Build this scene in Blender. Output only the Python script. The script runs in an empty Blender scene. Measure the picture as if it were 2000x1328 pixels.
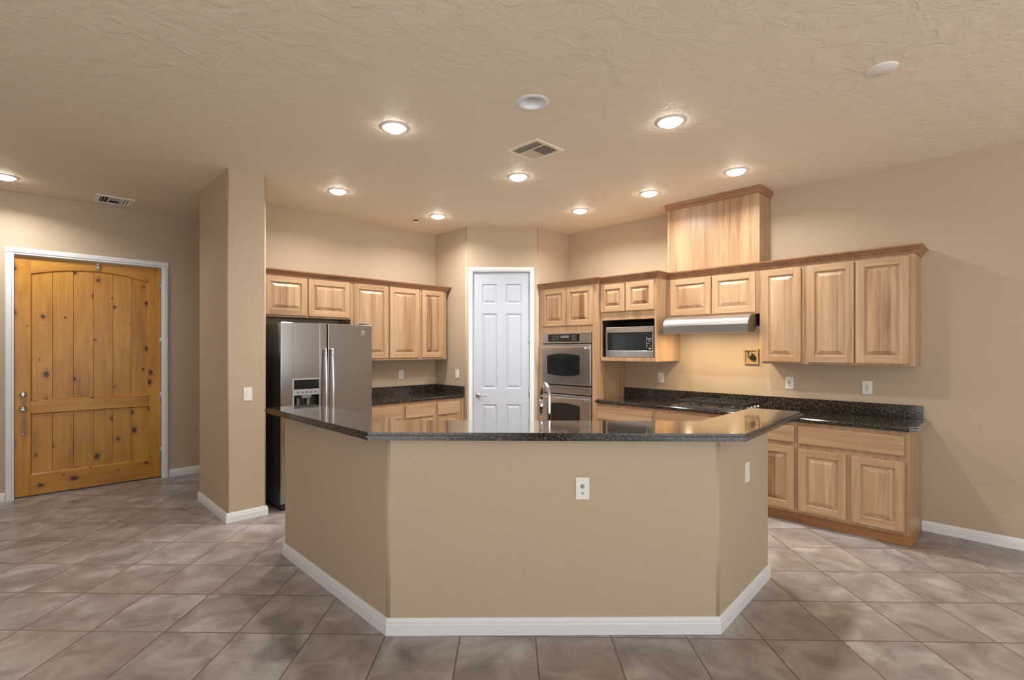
import bpy, bmesh, math, random
from mathutils import Vector, Matrix
random.seed(4)
PI = math.pi
sc = bpy.context.scene
col = sc.collection

# ------------------------------------------------------------------ camera, world, exposure
EYE = 1.4994
YAW = math.radians(45) + 0.0224
cd = bpy.data.cameras.new('camera'); cam = bpy.data.objects.new('camera', cd); col.objects.link(cam)
cam.location = (0, 0, EYE); cam.rotation_euler = (PI/2, 0, YAW - PI/2)
cd.sensor_width = 36; cd.lens = 980.06/2000*36
cd.shift_x = (1000 - 975.13)/2000; cd.shift_y = (680.43 - 664)/2000
cd.clip_start = .05
sc.camera = cam
sc.view_settings.view_transform = 'Standard'; sc.view_settings.look = 'None'
sc.view_settings.gamma = 1; sc.view_settings.use_curve_mapping = False
sc.view_settings.exposure = 0.0
w = bpy.data.worlds.new('world'); sc.world = w; w.use_nodes = True
nt = w.node_tree; bg = nt.nodes['Background']     # hazy daylight sky above, brighter glow added below the horizon to light the ceiling
tcw = nt.nodes.new('ShaderNodeTexCoord'); sxw = nt.nodes.new('ShaderNodeSeparateXYZ'); rw_ = nt.nodes.new('ShaderNodeValToRGB')
nt.links.new(tcw.outputs['Generated'], sxw.inputs[0])
mpw = nt.nodes.new('ShaderNodeMapRange'); mpw.inputs[1].default_value = -.25; mpw.inputs[2].default_value = .35
nt.links.new(sxw.outputs[2], mpw.inputs[0]); nt.links.new(mpw.outputs[0], rw_.inputs[0])
rw_.color_ramp.elements[0].color = (1, .99, .97, 1); rw_.color_ramp.elements[1].color = (.36, .38, .42, 1)
nt.links.new(rw_.outputs[0], bg.inputs[0]); bg.inputs[1].default_value = 3.5
LAMP_W, LAMP_C = 17.0, (1, .965, .92)
HOOD_W = 4.0

H = 3.048
XR, YL, YD = 5.387, 5.561, 6.911

# ------------------------------------------------------------------ materials
def lin(r, g, b):
    f = lambda c: (c/255/12.92) if c/255 <= .04045 else ((c/255+.055)/1.055)**2.4
    return (f(r), f(g), f(b), 1)
class NT:
    def __init__(s, name):
        s.m = bpy.data.materials.new(name); s.m.use_nodes = True
        s.t = s.m.node_tree; s.b = s.t.nodes['Principled BSDF']
    def n(s, typ, **k):
        n = s.t.nodes.new(typ)
        for a, v in k.items():
            if a.startswith('i_'):
                key = a[2:]; key = int(key) if key.isdigit() else key
                n.inputs[key].default_value = v
            else: setattr(n, a, v)
        return n
    def l(s, a, b): s.t.links.new(a, b)
    def math(s, op, a, b=None, c=None):
        n = s.n('ShaderNodeMath', operation=op)
        for i, v in enumerate((a, b, c)):
            if v is None: continue
            if isinstance(v, (int, float)): n.inputs[i].default_value = v
            else: s.l(v, n.inputs[i])
        return n.outputs[0]
    def ramp(s, fac, stops):
        n = s.n('ShaderNodeValToRGB'); e = n.color_ramp.elements
        while len(e) < len(stops): e.new(.5)
        for x, (p, c) in zip(e, stops): x.position = p; x.color = c
        s.l(fac, n.inputs[0]); return n.outputs[0]
    def mix(s, fac, a, b, mode='MIX'):
        n = s.n('ShaderNodeMix', data_type='RGBA', blend_type=mode)
        for i, v in ((0, fac), (6, a), (7, b)):
            if isinstance(v, (int, float)): n.inputs[i].default_value = v
            elif isinstance(v, tuple): n.inputs[i].default_value = v
            else: s.l(v, n.inputs[i])
        return n.outputs[2]
    def bump(s, h, strength, dist=.01):
        n = s.n('ShaderNodeBump'); n.inputs['Strength'].default_value = strength; n.inputs['Distance'].default_value = dist
        s.l(h, n.inputs['Height']); s.l(n.outputs[0], s.b.inputs['Normal'])
    def set(s, **k):
        for a, v in k.items(): s.b.inputs[a.replace('_', ' ')].default_value = v
        return s
def plain(name, c, rough=.5, metal=0., **k):
    t = NT(name); t.set(Base_Color=c, Roughness=rough, Metallic=metal, **k); return t.m

def paint(name, c, bump=.25, rough=.6):
    t = NT(name); tc = t.n('ShaderNodeTexCoord')
    n = t.n('ShaderNodeTexNoise', i_Scale=9.0, i_Detail=6.0, i_Roughness=.62, i_Distortion=.8)
    t.l(tc.outputs['Object'], n.inputs['Vector'])
    n2 = t.n('ShaderNodeTexNoise', i_Scale=1.6, i_Detail=3.0)
    t.l(tc.outputs['Object'], n2.inputs['Vector'])
    h = t.math('SMOOTHSTEP', n.outputs[0], .45, .62) if False else t.ramp(n.outputs[0], [(.42, (0,0,0,1)), (.6, (1,1,1,1))])
    c2 = tuple(x*.955 for x in c[:3]) + (1,)
    t.l(t.mix(n2.outputs[0], c2, c), t.b.inputs['Base Color'])
    t.set(Roughness=rough); t.b.inputs['Specular IOR Level'].default_value = .35
    t.bump(h, bump, .004)
    return t.m

def wood(name, axis, pal, boards=0., rough=.38, dark=.35):
    """axis: 'z' vertical grain, 'x' horizontal grain (object space)"""
    t = NT(name); tc = t.n('ShaderNodeTexCoord'); oi = t.n('ShaderNodeObjectInfo')
    sh = t.n('ShaderNodeVectorMath', operation='ADD'); t.l(tc.outputs['Object'], sh.inputs[0])
    sc_ = t.n('ShaderNodeVectorMath', operation='SCALE'); sc_.inputs[0].default_value = (7.3, 3.1, 5.7)
    t.l(oi.outputs['Random'], sc_.inputs['Scale']); t.l(sc_.outputs[0], sh.inputs[1])
    def noise(s, det=4., dist=0.):
        v = t.n('ShaderNodeVectorMath', operation='MULTIPLY'); v.inputs[1].default_value = s
        t.l(sh.outputs[0], v.inputs[0])
        n = t.n('ShaderNodeTexNoise', i_Scale=1.0, i_Detail=det, i_Roughness=.6, i_Distortion=dist)
        t.l(v.outputs[0], n.inputs['Vector']); return n.outputs[0]
    a, b = ((26, 26, 1.1), (6, 6, .6)) if axis == 'z' else ((1.1, 26, 26), (.6, 6, 6))
    fine = noise(tuple(x*3 for x in a), 3.); mid = noise(a, 4., .4); big = noise(b, 3., 1.2)
    f = t.math('ADD', t.math('MULTIPLY', fine, .25), t.math('ADD', t.math('MULTIPLY', mid, .35), t.math('MULTIPLY', big, .4)))
    if boards:
        sx = t.n('ShaderNodeSeparateXYZ'); t.l(sh.outputs[0], sx.inputs[0])
        q = t.math('FLOOR', t.math('MULTIPLY', sx.outputs[0], 13.0))
        wn = t.n('ShaderNodeTexWhiteNoise', noise_dimensions='1D'); t.l(q, wn.inputs['W'])
        f = t.math('ADD', f, t.math('MULTIPLY', t.math('SUBTRACT', wn.outputs['Value'], .5), boards))
        f = t.math('SUBTRACT', f, t.math('MULTIPLY', t.math('LESS_THAN', wn.outputs['Value'], .14), .13))
    f = t.math('ADD', f, t.math('MULTIPLY', t.math('SUBTRACT', oi.outputs['Random'], .5), .08))
    c = t.ramp(f, [(.28, pal[0]), (.46, pal[1]), (.60, pal[2]), (.76, pal[3])])
    t.l(c, t.b.inputs['Base Color']); t.set(Roughness=rough)
    t.bump(fine, .05, .001)
    return t.m
PAL = [lin(126, 90, 62), lin(168, 134, 101), lin(184, 153, 119), lin(198, 170, 139)]
CPAL = [lin(108, 74, 50), lin(142, 102, 72), lin(158, 116, 84), lin(170, 130, 98)]
TPAL = [lin(130, 84, 46), lin(164, 112, 66), lin(180, 128, 80), lin(190, 140, 92)]
M = {}
M['wall'] = paint('tan wall paint', lin(188, 169, 145))
M['ceil'] = paint('tan ceiling paint', lin(233, 221, 200), bump=.65)
M['trim'] = plain('white trim paint', lin(226, 228, 230), .35)
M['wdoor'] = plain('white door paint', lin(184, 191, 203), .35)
M['wood'] = wood('maple vertical grain', 'z', PAL)
M['woodh'] = wood('maple horizontal grain', 'x', PAL)
M['panel'] = wood('maple glued boards', 'z', PAL, boards=.22)
M['crown'] = wood('brown crown wood', 'x', CPAL)
M['toe'] = wood('brown toe kick wood', 'x', TPAL)
M['shade'] = plain('dark cavity liner', lin(52, 42, 34), .6)  # shade of the open shelf put into a near-black colour
M['steel'] = plain('brushed steel', (.58, .585, .60, 1), .29, 1.)
M['steel'].node_tree.nodes['Principled BSDF'].inputs['Anisotropic'].default_value = .5
M['steelf'] = plain('grey refrigerator steel', (.40, .395, .392, 1), .21, 1.)
M['steeld'] = plain('dark steel', (.20, .195, .19, 1), .34, 1.)
M['steelb'] = plain('bright steel', (.72, .72, .73, 1), .22, 1.)
M['chrome'] = plain('chrome', (.78, .78, .79, 1), .09, 1.)
M['nickel'] = plain('nickel hinge', (.42, .41, .40, 1), .32, 1.)
M['fside'] = plain('dark grey fridge side', lin(58, 56, 56), .32)
M['black'] = plain('black enamel', (.012, .012, .012, 1), .35)
M['glass'] = plain('black oven glass', (.012, .015, .016, 1), .06)
M['plastic'] = plain('white plastic', lin(232, 230, 224), .35)
M['slot'] = plain('grey slot', lin(110, 108, 104), .5)
M['gray'] = plain('light grey marks', lin(170, 170, 170), .4)
M['silver'] = plain('silver plastic', lin(176, 180, 186), .3, .5)
M['vent'] = plain('cream vent enamel', lin(238, 226, 204), .4)
M['ventw'] = plain('white vent enamel', lin(236, 234, 230), .4)
M['ventdark'] = plain('vent duct dark', lin(30, 26, 22), .8)
M['brass'] = plain('tan valve box', lin(176, 150, 112), .45)
M['iron'] = plain('cast iron', (.018, .018, .018, 1), .5)
M['emblem'] = plain('badge silver', (.75, .75, .75, 1), .25, 1.)
t = NT('lamp lens'); t.set(Base_Color=(1, 1, 1, 1)); t.b.inputs['Emission Color'].default_value = (1, .92, .80, 1); t.b.inputs['Emission Strength'].default_value = 44.
M['lens'] = t.m
t = NT('unlit can reflector'); t.set(Base_Color=lin(236, 238, 240), Roughness=.3); M['can'] = t.m

def granite():
    t = NT('dark speckled granite'); tc = t.n('ShaderNodeTexCoord')
    v1 = t.n('ShaderNodeTexVoronoi', i_Scale=260.0); v2 = t.n('ShaderNodeTexNoise', i_Scale=70.0, i_Detail=4.0)
    for v in (v1, v2): t.l(tc.outputs['Object'], v.inputs['Vector'])
    sp = t.n('ShaderNodeSeparateColor'); t.l(v1.outputs['Color'], sp.inputs[0])
    f = t.math('MULTIPLY', sp.outputs[0], t.math('ADD', v2.outputs[0], .35))
    c = t.ramp(f, [(.0, lin(14, 13, 13)), (.42, lin(27, 25, 23)), (.66, lin(60, 54, 47)), (.93, lin(130, 116, 99))])
    t.l(c, t.b.inputs['Base Color']); t.set(Roughness=.12, IOR=1.5, Coat_Weight=1.0, Coat_Roughness=.06, Coat_IOR=1.32)
    t.b.inputs['Specular IOR Level'].default_value = .3
    return t.m
M['granite'] = granite()

def tile():
    t = NT('taupe stone tile floor'); tc = t.n('ShaderNodeTexCoord')
    s = t.n('ShaderNodeSeparateXYZ'); t.l(tc.outputs['Object'], s.inputs[0])
    k = 1/math.sqrt(2)
    r = t.math('MULTIPLY', t.math('SUBTRACT', s.outputs[0], s.outputs[1]), k)
    f = t.math('MULTIPLY', t.math('ADD', s.outputs[0], s.outputs[1]), k)
    r = t.math('DIVIDE', t.math('SUBTRACT', r, .13), .392)
    f = t.math('DIVIDE', t.math('SUBTRACT', f, 2.613), .405)
    er = t.math('ABSOLUTE', t.math('SUBTRACT', t.math('FRACT', t.math('ADD', r, .5)), .5))
    ef = t.math('ABSOLUTE', t.math('SUBTRACT', t.math('FRACT', t.math('ADD', f, .5)), .5))
    e = t.math('MINIMUM', er, ef)
    g = t.n('ShaderNodeMapRange', i_1=.006, i_2=.012); t.l(e, g.inputs[0]); g = g.outputs[0]   # 0 in grout
    cv = t.n('ShaderNodeCombineXYZ'); t.l(t.math('FLOOR', r), cv.inputs[0]); t.l(t.math('FLOOR', f), cv.inputs[1])
    wn = t.n('ShaderNodeTexWhiteNoise', noise_dimensions='3D'); t.l(cv.outputs[0], wn.inputs['Vector'])
    off = t.n('ShaderNodeVectorMath', operation='SCALE', i_Scale=9.0); t.l(wn.outputs['Color'], off.inputs[0])
    p = t.n('ShaderNodeVectorMath', operation='ADD'); t.l(tc.outputs['Object'], p.inputs[0]); t.l(off.outputs[0], p.inputs[1])
    n1 = t.n('ShaderNodeTexNoise', i_Scale=5.0, i_Detail=7.0, i_Roughness=.58, i_Distortion=.6); t.l(p.outputs[0], n1.inputs['Vector'])
    n2 = t.n('ShaderNodeTexNoise', i_Scale=1.3, i_Detail=2.0); t.l(p.outputs[0], n2.inputs['Vector'])
    c = t.ramp(n1.outputs[0], [(.28, lin(115, 109, 107)), (.44, lin(146, 141, 139)), (.57, lin(167, 163, 161)), (.74, lin(200, 197, 196))])
    f2 = t.n('ShaderNodeMapRange', i_1=.32, i_2=.70, i_4=.5); t.l(n2.outputs[0], f2.inputs[0])
    c = t.mix(f2.outputs[0], c, t.mix(n1.outputs[0], lin(134, 116, 104), lin(166, 150, 138)))
    c = t.mix(t.math('MULTIPLY', wn.outputs['Value'], .18), c, lin(136, 122, 114))
    c = t.mix(g, lin(104, 91, 80), c)
    t.l(c, t.b.inputs['Base Color'])
    rr = t.n('ShaderNodeMapRange', i_3=.285, i_4=.36); t.l(n1.outputs[0], rr.inputs[0]); t.l(rr.outputs[0], t.b.inputs['Roughness'])
    t.bump(t.math('ADD', g, t.math('MULTIPLY', n1.outputs[0], .35)), .25, .003)
    return t.m
M['tile'] = tile()

def alder(name, axis):
    t = NT(name); tc = t.n('ShaderNodeTexCoord'); oi = t.n('ShaderNodeObjectInfo')
    geo = t.n('ShaderNodeAttribute', attribute_name='plank')
    off = t.n('ShaderNodeCombineXYZ'); t.l(t.math('MULTIPLY', geo.outputs['Fac'], 3.7), off.inputs[0]); t.l(t.math('MULTIPLY', geo.outputs['Fac'], 1.9), off.inputs[2])
    p = t.n('ShaderNodeVectorMath', operation='ADD'); t.l(tc.outputs['Object'], p.inputs[0]); t.l(off.outputs[0], p.inputs[1])
    def sc_(s):
        v = t.n('ShaderNodeVectorMath', operation='MULTIPLY'); v.inputs[1].default_value = s; t.l(p.outputs[0], v.inputs[0]); return v.outputs[0]
    s1 = (18, 18, 1.4) if axis == 'z' else (1.4, 18, 18)
    s2 = (3.5, 3.5, 1.2) if axis == 'z' else (1.2, 3.5, 3.5)
    n1 = t.n('ShaderNodeTexNoise', i_Scale=1.0, i_Detail=5.0, i_Distortion=.7); t.l(sc_(s1), n1.inputs['Vector'])
    n2 = t.n('ShaderNodeTexNoise', i_Scale=1.0, i_Detail=3.0, i_Distortion=1.0); t.l(sc_(s2), n2.inputs['Vector'])
    f = t.math('ADD', t.math('MULTIPLY', n1.outputs[0], .45), t.math('MULTIPLY', n2.outputs[0], .55))
    c = t.ramp(f, [(.3, lin(148, 92, 26)), (.46, lin(184, 126, 42)), (.6, lin(198, 142, 52)), (.78, lin(208, 156, 70))])
    kv = (6.2, 0, 4.4) if axis == 'z' else (4.4, 0, 6.2)
    vo = t.n('ShaderNodeTexVoronoi', voronoi_dimensions='2D', i_Scale=1.0, i_Randomness=1.0)
    s3 = t.n('ShaderNodeSeparateXYZ'); t.l(sc_(kv), s3.inputs[0]); c3 = t.n('ShaderNodeCombineXYZ'); t.l(s3.outputs[0], c3.inputs[0]); t.l(s3.outputs[2], c3.inputs[1]); t.l(c3.outputs[0], vo.inputs['Vector'])
    n3 = t.n('ShaderNodeTexNoise', i_Scale=16.0, i_Detail=2.0); t.l(tc.outputs['Object'], n3.inputs['Vector'])
    sp = t.n('ShaderNodeSeparateColor'); t.l(vo.outputs['Color'], sp.inputs[0])
    size = t.math('MULTIPLY', t.math('MAXIMUM', t.math('SUBTRACT', sp.outputs[0], .50), 0.0), .34)
    d = t.math('ADD', vo.outputs['Distance'], t.math('MULTIPLY', t.math('SUBTRACT', n3.outputs[0], .5), .12))
    ratio = t.math('DIVIDE', d, t.math('ADD', size, .0005))
    kn = t.ramp(ratio, [(.0, (1, 1, 1, 1)), (.55, (.9, .9, .9, 1)), (.75, (.35, .35, .35, 1)), (1., (0, 0, 0, 1))])
    halo = t.ramp(t.math('MULTIPLY', ratio, .4), [(.25, (.75, .75, .75, 1)), (.5, (.3, .3, .3, 1)), (.95, (0, 0, 0, 1))])
    c = t.mix(halo, c, lin(120, 68, 26))
    c = t.mix(kn, c, lin(52, 26, 10))
    t.l(c, t.b.inputs['Base Color']); t.set(Roughness=.33)
    t.bump(n1.outputs[0], .06, .001)
    return t.m
M['alder'] = alder('knotty alder vertical', 'z'); M['alderh'] = alder('knotty alder horizontal', 'x')

# ------------------------------------------------------------------ mesh helpers
class MB:
    """collects shapes; build() links them as ONE mesh object. y is depth (into the wall), x to the right, z up."""
    def __init__(s): s.bm = bmesh.new(); s.mi = 0
    def _tag(s, before, mi):
        for f in s.bm.faces:
            if f not in before: f.material_index = mi
    def box(s, x0, x1, y0, y1, z0, z1, bev=0., mi=0, seg=2):
        b = bmesh.new(); r = bmesh.ops.create_cube(b, size=1)
        for v in b.verts:
            v.co = Vector(((x0+x1)/2 + v.co.x*(x1-x0), (y0+y1)/2 + v.co.y*(y1-y0), (z0+z1)/2 + v.co.z*(z1-z0)))
        if bev: bmesh.ops.bevel(b, geom=b.edges[:], offset=bev, segments=seg, affect='EDGES', profile=.6)
        return s.add(b, mi)
    def add(s, b, mi=0, mat=None):
        if mat is not None: bmesh.ops.transform(b, matrix=mat, verts=b.verts)
        vm = {v: s.bm.verts.new(v.co) for v in b.verts}
        for f in b.faces:
            try:
                nf = s.bm.faces.new([vm[v] for v in f.verts]); nf.material_index = mi; nf.smooth = f.smooth
            except ValueError: pass
        b.free(); return s
    def cyl(s, c, r, h, axis='z', r2=None, seg=24, mi=0, bev=0.):
        b = bmesh.new(); bmesh.ops.create_cone(b, cap_ends=True, segments=seg, radius1=r, radius2=r if r2 is None else r2, depth=h)
        if bev:
            es = [e for e in b.edges if abs(e.verts[0].co.z - e.verts[1].co.z) < 1e-6]
            bmesh.ops.bevel(b, geom=es, offset=bev, segments=2, affect='EDGES')
        for f in b.faces: f.smooth = len(f.verts) == 4
        R = {'z': Matrix(), 'x': Matrix.Rotation(PI/2, 4, 'Y'), 'y': Matrix.Rotation(PI/2, 4, 'X')}[axis]
        return s.add(b, mi, Matrix.Translation(c) @ R)
    def lathe(s, c, prof, axis='z', seg=32, mi=0):
        """prof: list of (r, h) swept round the axis; r=0 closes"""
        b = bmesh.new(); rings = []
        for r, h in prof:
            rings.append([b.verts.new((0, 0, h))] if r < 1e-6 else [b.verts.new((r*math.cos(2*PI*i/seg), r*math.sin(2*PI*i/seg), h)) for i in range(seg)])
        for A, B in zip(rings, rings[1:]):
            for i in range(seg):
                j = (i+1) % seg
                q = [A[0]] if len(A) == 1 else [A[i], A[j]]
                q += [B[0]] if len(B) == 1 else [B[j], B[i]]
                if len(q) >= 3:
                    f = b.faces.new(q); f.smooth = True
        bmesh.ops.recalc_face_normals(b, faces=b.faces)
        R = {'z': Matrix(), 'x': Matrix.Rotation(PI/2, 4, 'Y'), 'y': Matrix.Rotation(PI/2, 4, 'X')}[axis]
        return s.add(b, mi, Matrix.Translation(c) @ R)
    def prism(s, poly, a0, a1, axis='z', mi=0, bev=0., seg=2):
        """poly in the plane perpendicular to axis: z->(x,y), x->(y,z), y->(x,z)"""
        b = bmesh.new()
        P = {'z': lambda p, a: (p[0], p[1], a), 'x': lambda p, a: (a, p[0], p[1]), 'y': lambda p, a: (p[0], a, p[1])}[axis]
        A = [b.verts.new(P(p, a0)) for p in poly]; B = [b.verts.new(P(p, a1)) for p in poly]
        b.faces.new(A); b.faces.new(B)
        for i in range(len(poly)):
            j = (i+1) % len(poly); b.faces.new((A[i], A[j], B[j], B[i]))
        bmesh.ops.recalc_face_normals(b, faces=b.faces)
        if bev:
            es = [e for e in b.edges if len({(v in A) for v in e.verts}) == 1]
            bmesh.ops.bevel(b, geom=es, offset=bev, segments=seg, affect='EDGES')
        return s.add(b, mi)
    def tube(s, pts, r, seg=10, mi=0):
        pts = [Vector(p) for p in pts]; b = bmesh.new(); rings = []
        rs = r if isinstance(r, (list, tuple)) else [r]*len(pts)
        up = None
        for i, p in enumerate(pts):
            d = (pts[min(i+1, len(pts)-1)] - pts[max(i-1, 0)]).normalized()
            if up is None: up = d.orthogonal().normalized()
            u = (up - d*up.dot(d)).normalized(); up = u; v = d.cross(u)
            rings.append([b.verts.new(p + (u*math.cos(2*PI*k/seg) + v*math.sin(2*PI*k/seg))*rs[i]) for k in range(seg)])
        for A, B in zip(rings, rings[1:]):
            for k in range(seg):
                f = b.faces.new((A[k], A[(k+1) % seg], B[(k+1) % seg], B[k])); f.smooth = True
        b.faces.new(rings[0]); b.faces.new(rings[-1])
        bmesh.ops.recalc_face_normals(b, faces=b.faces)
        return s.add(b, mi)
    def rings(s, rects, mi=0, cap=True):
        """rects: list of (x0,x1,z0,z1,y): nested rectangles joined by sloped strips"""
        b = bmesh.new(); R = []
        for x0, x1, z0, z1, y in rects:
            R.append([b.verts.new(p) for p in ((x0, y, z0), (x1, y, z0), (x1, y, z1), (x0, y, z1))])
        for A, B in zip(R, R[1:]):
            for i in range(4):
                j = (i+1) % 4; b.faces.new((A[i], A[j], B[j], B[i]))
        if cap: b.faces.new(R[-1])
        return s.add(b, mi)
    def build(s, name, mats, parent=None, loc=None):
        me = bpy.data.meshes.new(name); s.bm.to_mesh(me); s.bm.free()
        for m in (mats if isinstance(mats, (list, tuple)) else [mats]): me.materials.append(m)
        o = bpy.data.objects.new(name, me); col.objects.link(o)
        if parent: o.parent = parent
        if loc: o.location = loc
        return o
def B(*a, **k): return MB().box(*a, **k)
def tag(o, label=None, cat=None, group=None, kind=None):
    for k, v in (('label', label), ('category', cat), ('group', group), ('kind', kind)):
        if v: o[k] = v
    return o
def empty(name, loc, rz=0, **k):
    o = bpy.data.objects.new(name, None); col.objects.link(o); o.empty_display_size = .1
    o.location = loc; o.rotation_euler = (0, 0, rz); return tag(o, **k)
def dup(o, parent=None):
    c = o.copy(); col.objects.link(c)
    if parent: c.parent = parent
    for ch in list(o.children): dup(ch, c)
    return c
RL, RR, RD = 0, -PI/2, -PI/4          # facing of things on the left wall, right wall, diagonal wall

# ------------------------------------------------------------------ the setting
X0, Y0 = -3.0, -4.0
tag(B(X0, 5.6, Y0, 7.1, -.06, 0).build('floor', M['tile']), kind='structure')
CAN = (2.335, 2.138)
c = MB(); q = .15
c.box(X0, 5.6, Y0, CAN[1]-q, H, H+.16); c.box(X0, 5.6, CAN[1]+q, 7.1, H, H+.16)
c.box(X0, CAN[0]-q, CAN[1]-q, CAN[1]+q, H, H+.16); c.box(CAN[0]+q, 5.6, CAN[1]-q, CAN[1]+q, H, H+.16)
b = bmesh.new(); n = 32; ri = []; ro = []
for i in range(n):
    a = 2*PI*i/n; ca, sa = math.cos(a), math.sin(a); k = q/max(abs(ca), abs(sa))
    ri.append(b.verts.new((CAN[0]+.077*ca, CAN[1]+.077*sa, H))); ro.append(b.verts.new((CAN[0]+k*ca, CAN[1]+k*sa, H)))
for i in range(n):
    b.faces.new((ri[i], ri[(i+1) % n], ro[(i+1) % n], ro[i]))
c.add(b)
tag(c.build('ceiling', M['ceil']), kind='structure')
def bulwall(poly, z1, name, bev=.014, which=()):
    """vertical prism whose listed corners are rounded like plaster bullnose"""
    b = bmesh.new()
    A = [b.verts.new((p[0], p[1], 0)) for p in poly]; Bv = [b.verts.new((p[0], p[1], z1)) for p in poly]
    b.faces.new(A); b.faces.new(Bv)
    for i in range(len(poly)): b.faces.new((A[i], A[(i+1) % len(poly)], Bv[(i+1) % len(poly)], Bv[i]))
    bmesh.ops.recalc_face_normals(b, faces=b.faces); b.verts.ensure_lookup_table()
    es = [e for e in b.edges for k in which if set(e.verts) == {A[k], Bv[k]}]
    if es:
        r = bmesh.ops.bevel(b, geom=es, offset=bev, segments=4, affect='EDGES', profile=.5)
        for f in r['faces']: f.smooth = True
    return MB().add(b)
tag(B(XR, XR+.12, Y0, 5.7, 0, H).build('wall_right', M['wall']), kind='structure')
CX0, CX1, CY0, CY1 = 1.29, 1.61, 4.73, 5.66
tag(bulwall([(CX0, CY0), (CX1, CY0), (CX1, YL), (4.11, YL), (4.11, CY1), (CX0, CY1)], H, 'w', which=(0, 1, 5)).build('wall_left', M['wall']), kind='structure')
# entry wall with door opening
EX0, EX1, EZ = -.036-.02, 1.189+.02, 2.45
e = B(X0, EX0, YD, YD+.14, 0, H); e.box(EX1, 3.1, YD, YD+.14, 0, H); e.box(EX0, EX1, YD, YD+.14, EZ, H)
tag(e.build('wall_entry', M['wall']), kind='structure')
tag(B(3.0, 3.1, CY1, YD, 0, H).build('wall_light_block', M['wall']), kind='structure')  # unseen wall added to block world light from the hall
# pantry: two returns and the diagonal with the door opening
PA, PB = Vector((4.11, 4.913)), Vector((4.772, 4.28))
dv = (PB-PA).normalized(); nv = Vector((-dv.y, dv.x));   # nv points into the pantry
if nv.dot(Vector((1, 1))) < 0: nv = -nv
RD = math.atan2(dv.y, dv.x)
plen = (PB-PA).length
# door slab corners along the diagonal
def along(pt): return (Vector(pt)-PA).dot(dv)
ps0, ps1 = along((4.218, 4.898)), along((4.73, 4.386))
PZ = 2.472
p = MB()
T = .11
def strip(s0, s1, z0, z1): 
    q = [PA+dv*s0, PA+dv*s1, PA+dv*s1+nv*T, PA+dv*s0+nv*T]; p.prism([tuple(x) for x in q], z0, z1)
ret1 = bulwall([(4.11, YL), tuple(PA), tuple(PA+dv*(ps0-.02)), tuple(PA+dv*(ps0-.02)+nv*T), (4.11+T, PA.y+.05), (4.11+T, YL)], H, 'w', which=(1,))
p.add(ret1.bm)
ret2 = bulwall([tuple(PA+dv*(ps1+.02)), tuple(PB), (XR, PB.y), (XR, PB.y+T), (PB.x+.05, PB.y+T), tuple(PA+dv*(ps1+.02)+nv*T)], H, 'w', which=(1,))
p.add(ret2.bm)
strip(ps0-.02, ps1+.02, PZ+.02, H)
tag(p.build('wall_pantry', M['wall']), kind='structure')
# far side of the living space with big window openings (behind the camera)
b = B(X0-.12, X0, 1.6, 7.1, 0, H); b.box(X0-.12, X0, Y0, -3.4, 0, H); b.box(X0-.12, X0, -3.4, 1.6, 2.75, H)
tag(b.build('wall_far', M['wall']), kind='structure')
b = B(X0, -2.4, Y0-.12, Y0, 0, H); b.box(4.9, 5.5, Y0-.12, Y0, 0, H); b.box(-2.4, 4.9, Y0-.12, Y0, 2.75, H)
tag(b.build('wall_back', M['wall']), kind='structure')

def base_profile(mb, p0, p1, h=.083, t=.014, m0=0., m1=0.):
    """baseboard from p0 to p1 (room side on the right hand of travel), mitred by m0/m1 (shift of the outer end)"""
    p0, p1 = Vector(p0), Vector(p1); d = (p1-p0).normalized(); n = Vector((d.y, -d.x))
    prof = [(0, 0), (t, 0), (t, h*.62), (t*.78, h*.68), (t*.78, h*.80), (t*.45, h*.92), (t*.3, h), (0, h)]
    b = bmesh.new(); A = []; C = []
    for o, z in prof:
        k = o/t
        a = p0 + n*o - d*m0*k; c = p1 + n*o + d*m1*k
        A.append(b.verts.new((a.x, a.y, z))); C.append(b.verts.new((c.x, c.y, z)))
    for i in range(len(prof)):
        j = (i+1) % len(prof); b.faces.new((A[i], A[j], C[j], C[i]))
    b.faces.new(A); b.faces.new(C); bmesh.ops.recalc_face_normals(b, faces=b.faces)
    mb.add(b)
mb = MB(); base_profile(mb, (XR, .583), (XR, Y0)); tag(mb.build('baseboard_right', M['trim']), kind='structure')
mb = MB(); base_profile(mb, (X0, YD), (-.105, YD)); base_profile(mb, (1.264, YD), (3.0, YD)); tag(mb.build('baseboard_entry', M['trim']), kind='structure')
mb = MB()
base_profile(mb, (CX0, CY1), (CX0, CY0), m1=.014); base_profile(mb, (CX0, CY0), (CX1, CY0), m0=.014, m1=.014); base_profile(mb, (CX1, CY0), (CX1, YL), m0=.014)
tag(mb.build('baseboard_left', M['trim']), kind='structure')

# ------------------------------------------------------------------ doors
def casing(parent, x0, x1, z1, w, t=.018, mat='trim', jamb=.1):
    mb = MB()
    prof = lambda a: [(0, 0), (0, -t*.55), (w*.25, -t*.6), (w*.32, -t), (w*.85, -t), (w, -t*.6), (w, 0)]
    for sgn, xx in ((-1, x0), (1, x1)):
        mb.prism([(xx+sgn*o, y) for o, y in prof(0)], 0, z1, 'z')
    mb.prism([(y, z1+o) for o, y in prof(0)], x0-w, x1+w, 'x')
    mb.box(x0-.02, x0, 0, jamb, 0, z1); mb.box(x1, x1+.02, 0, jamb, 0, z1); mb.box(x0-.02, x1+.02, 0, jamb, z1, z1+.02)
    return mb.build('door_frame', M[mat], parent)
def hinge(parent, x, z, y, name='hinge'):
    mb = MB(); mb.cyl((x, y, z), .0075, .095, 'z', seg=10); mb.box(x-.012, x+.012, y+.002, y+.006, z-.045, z+.045)
    return mb.build(name, M['nickel'], parent)

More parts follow.
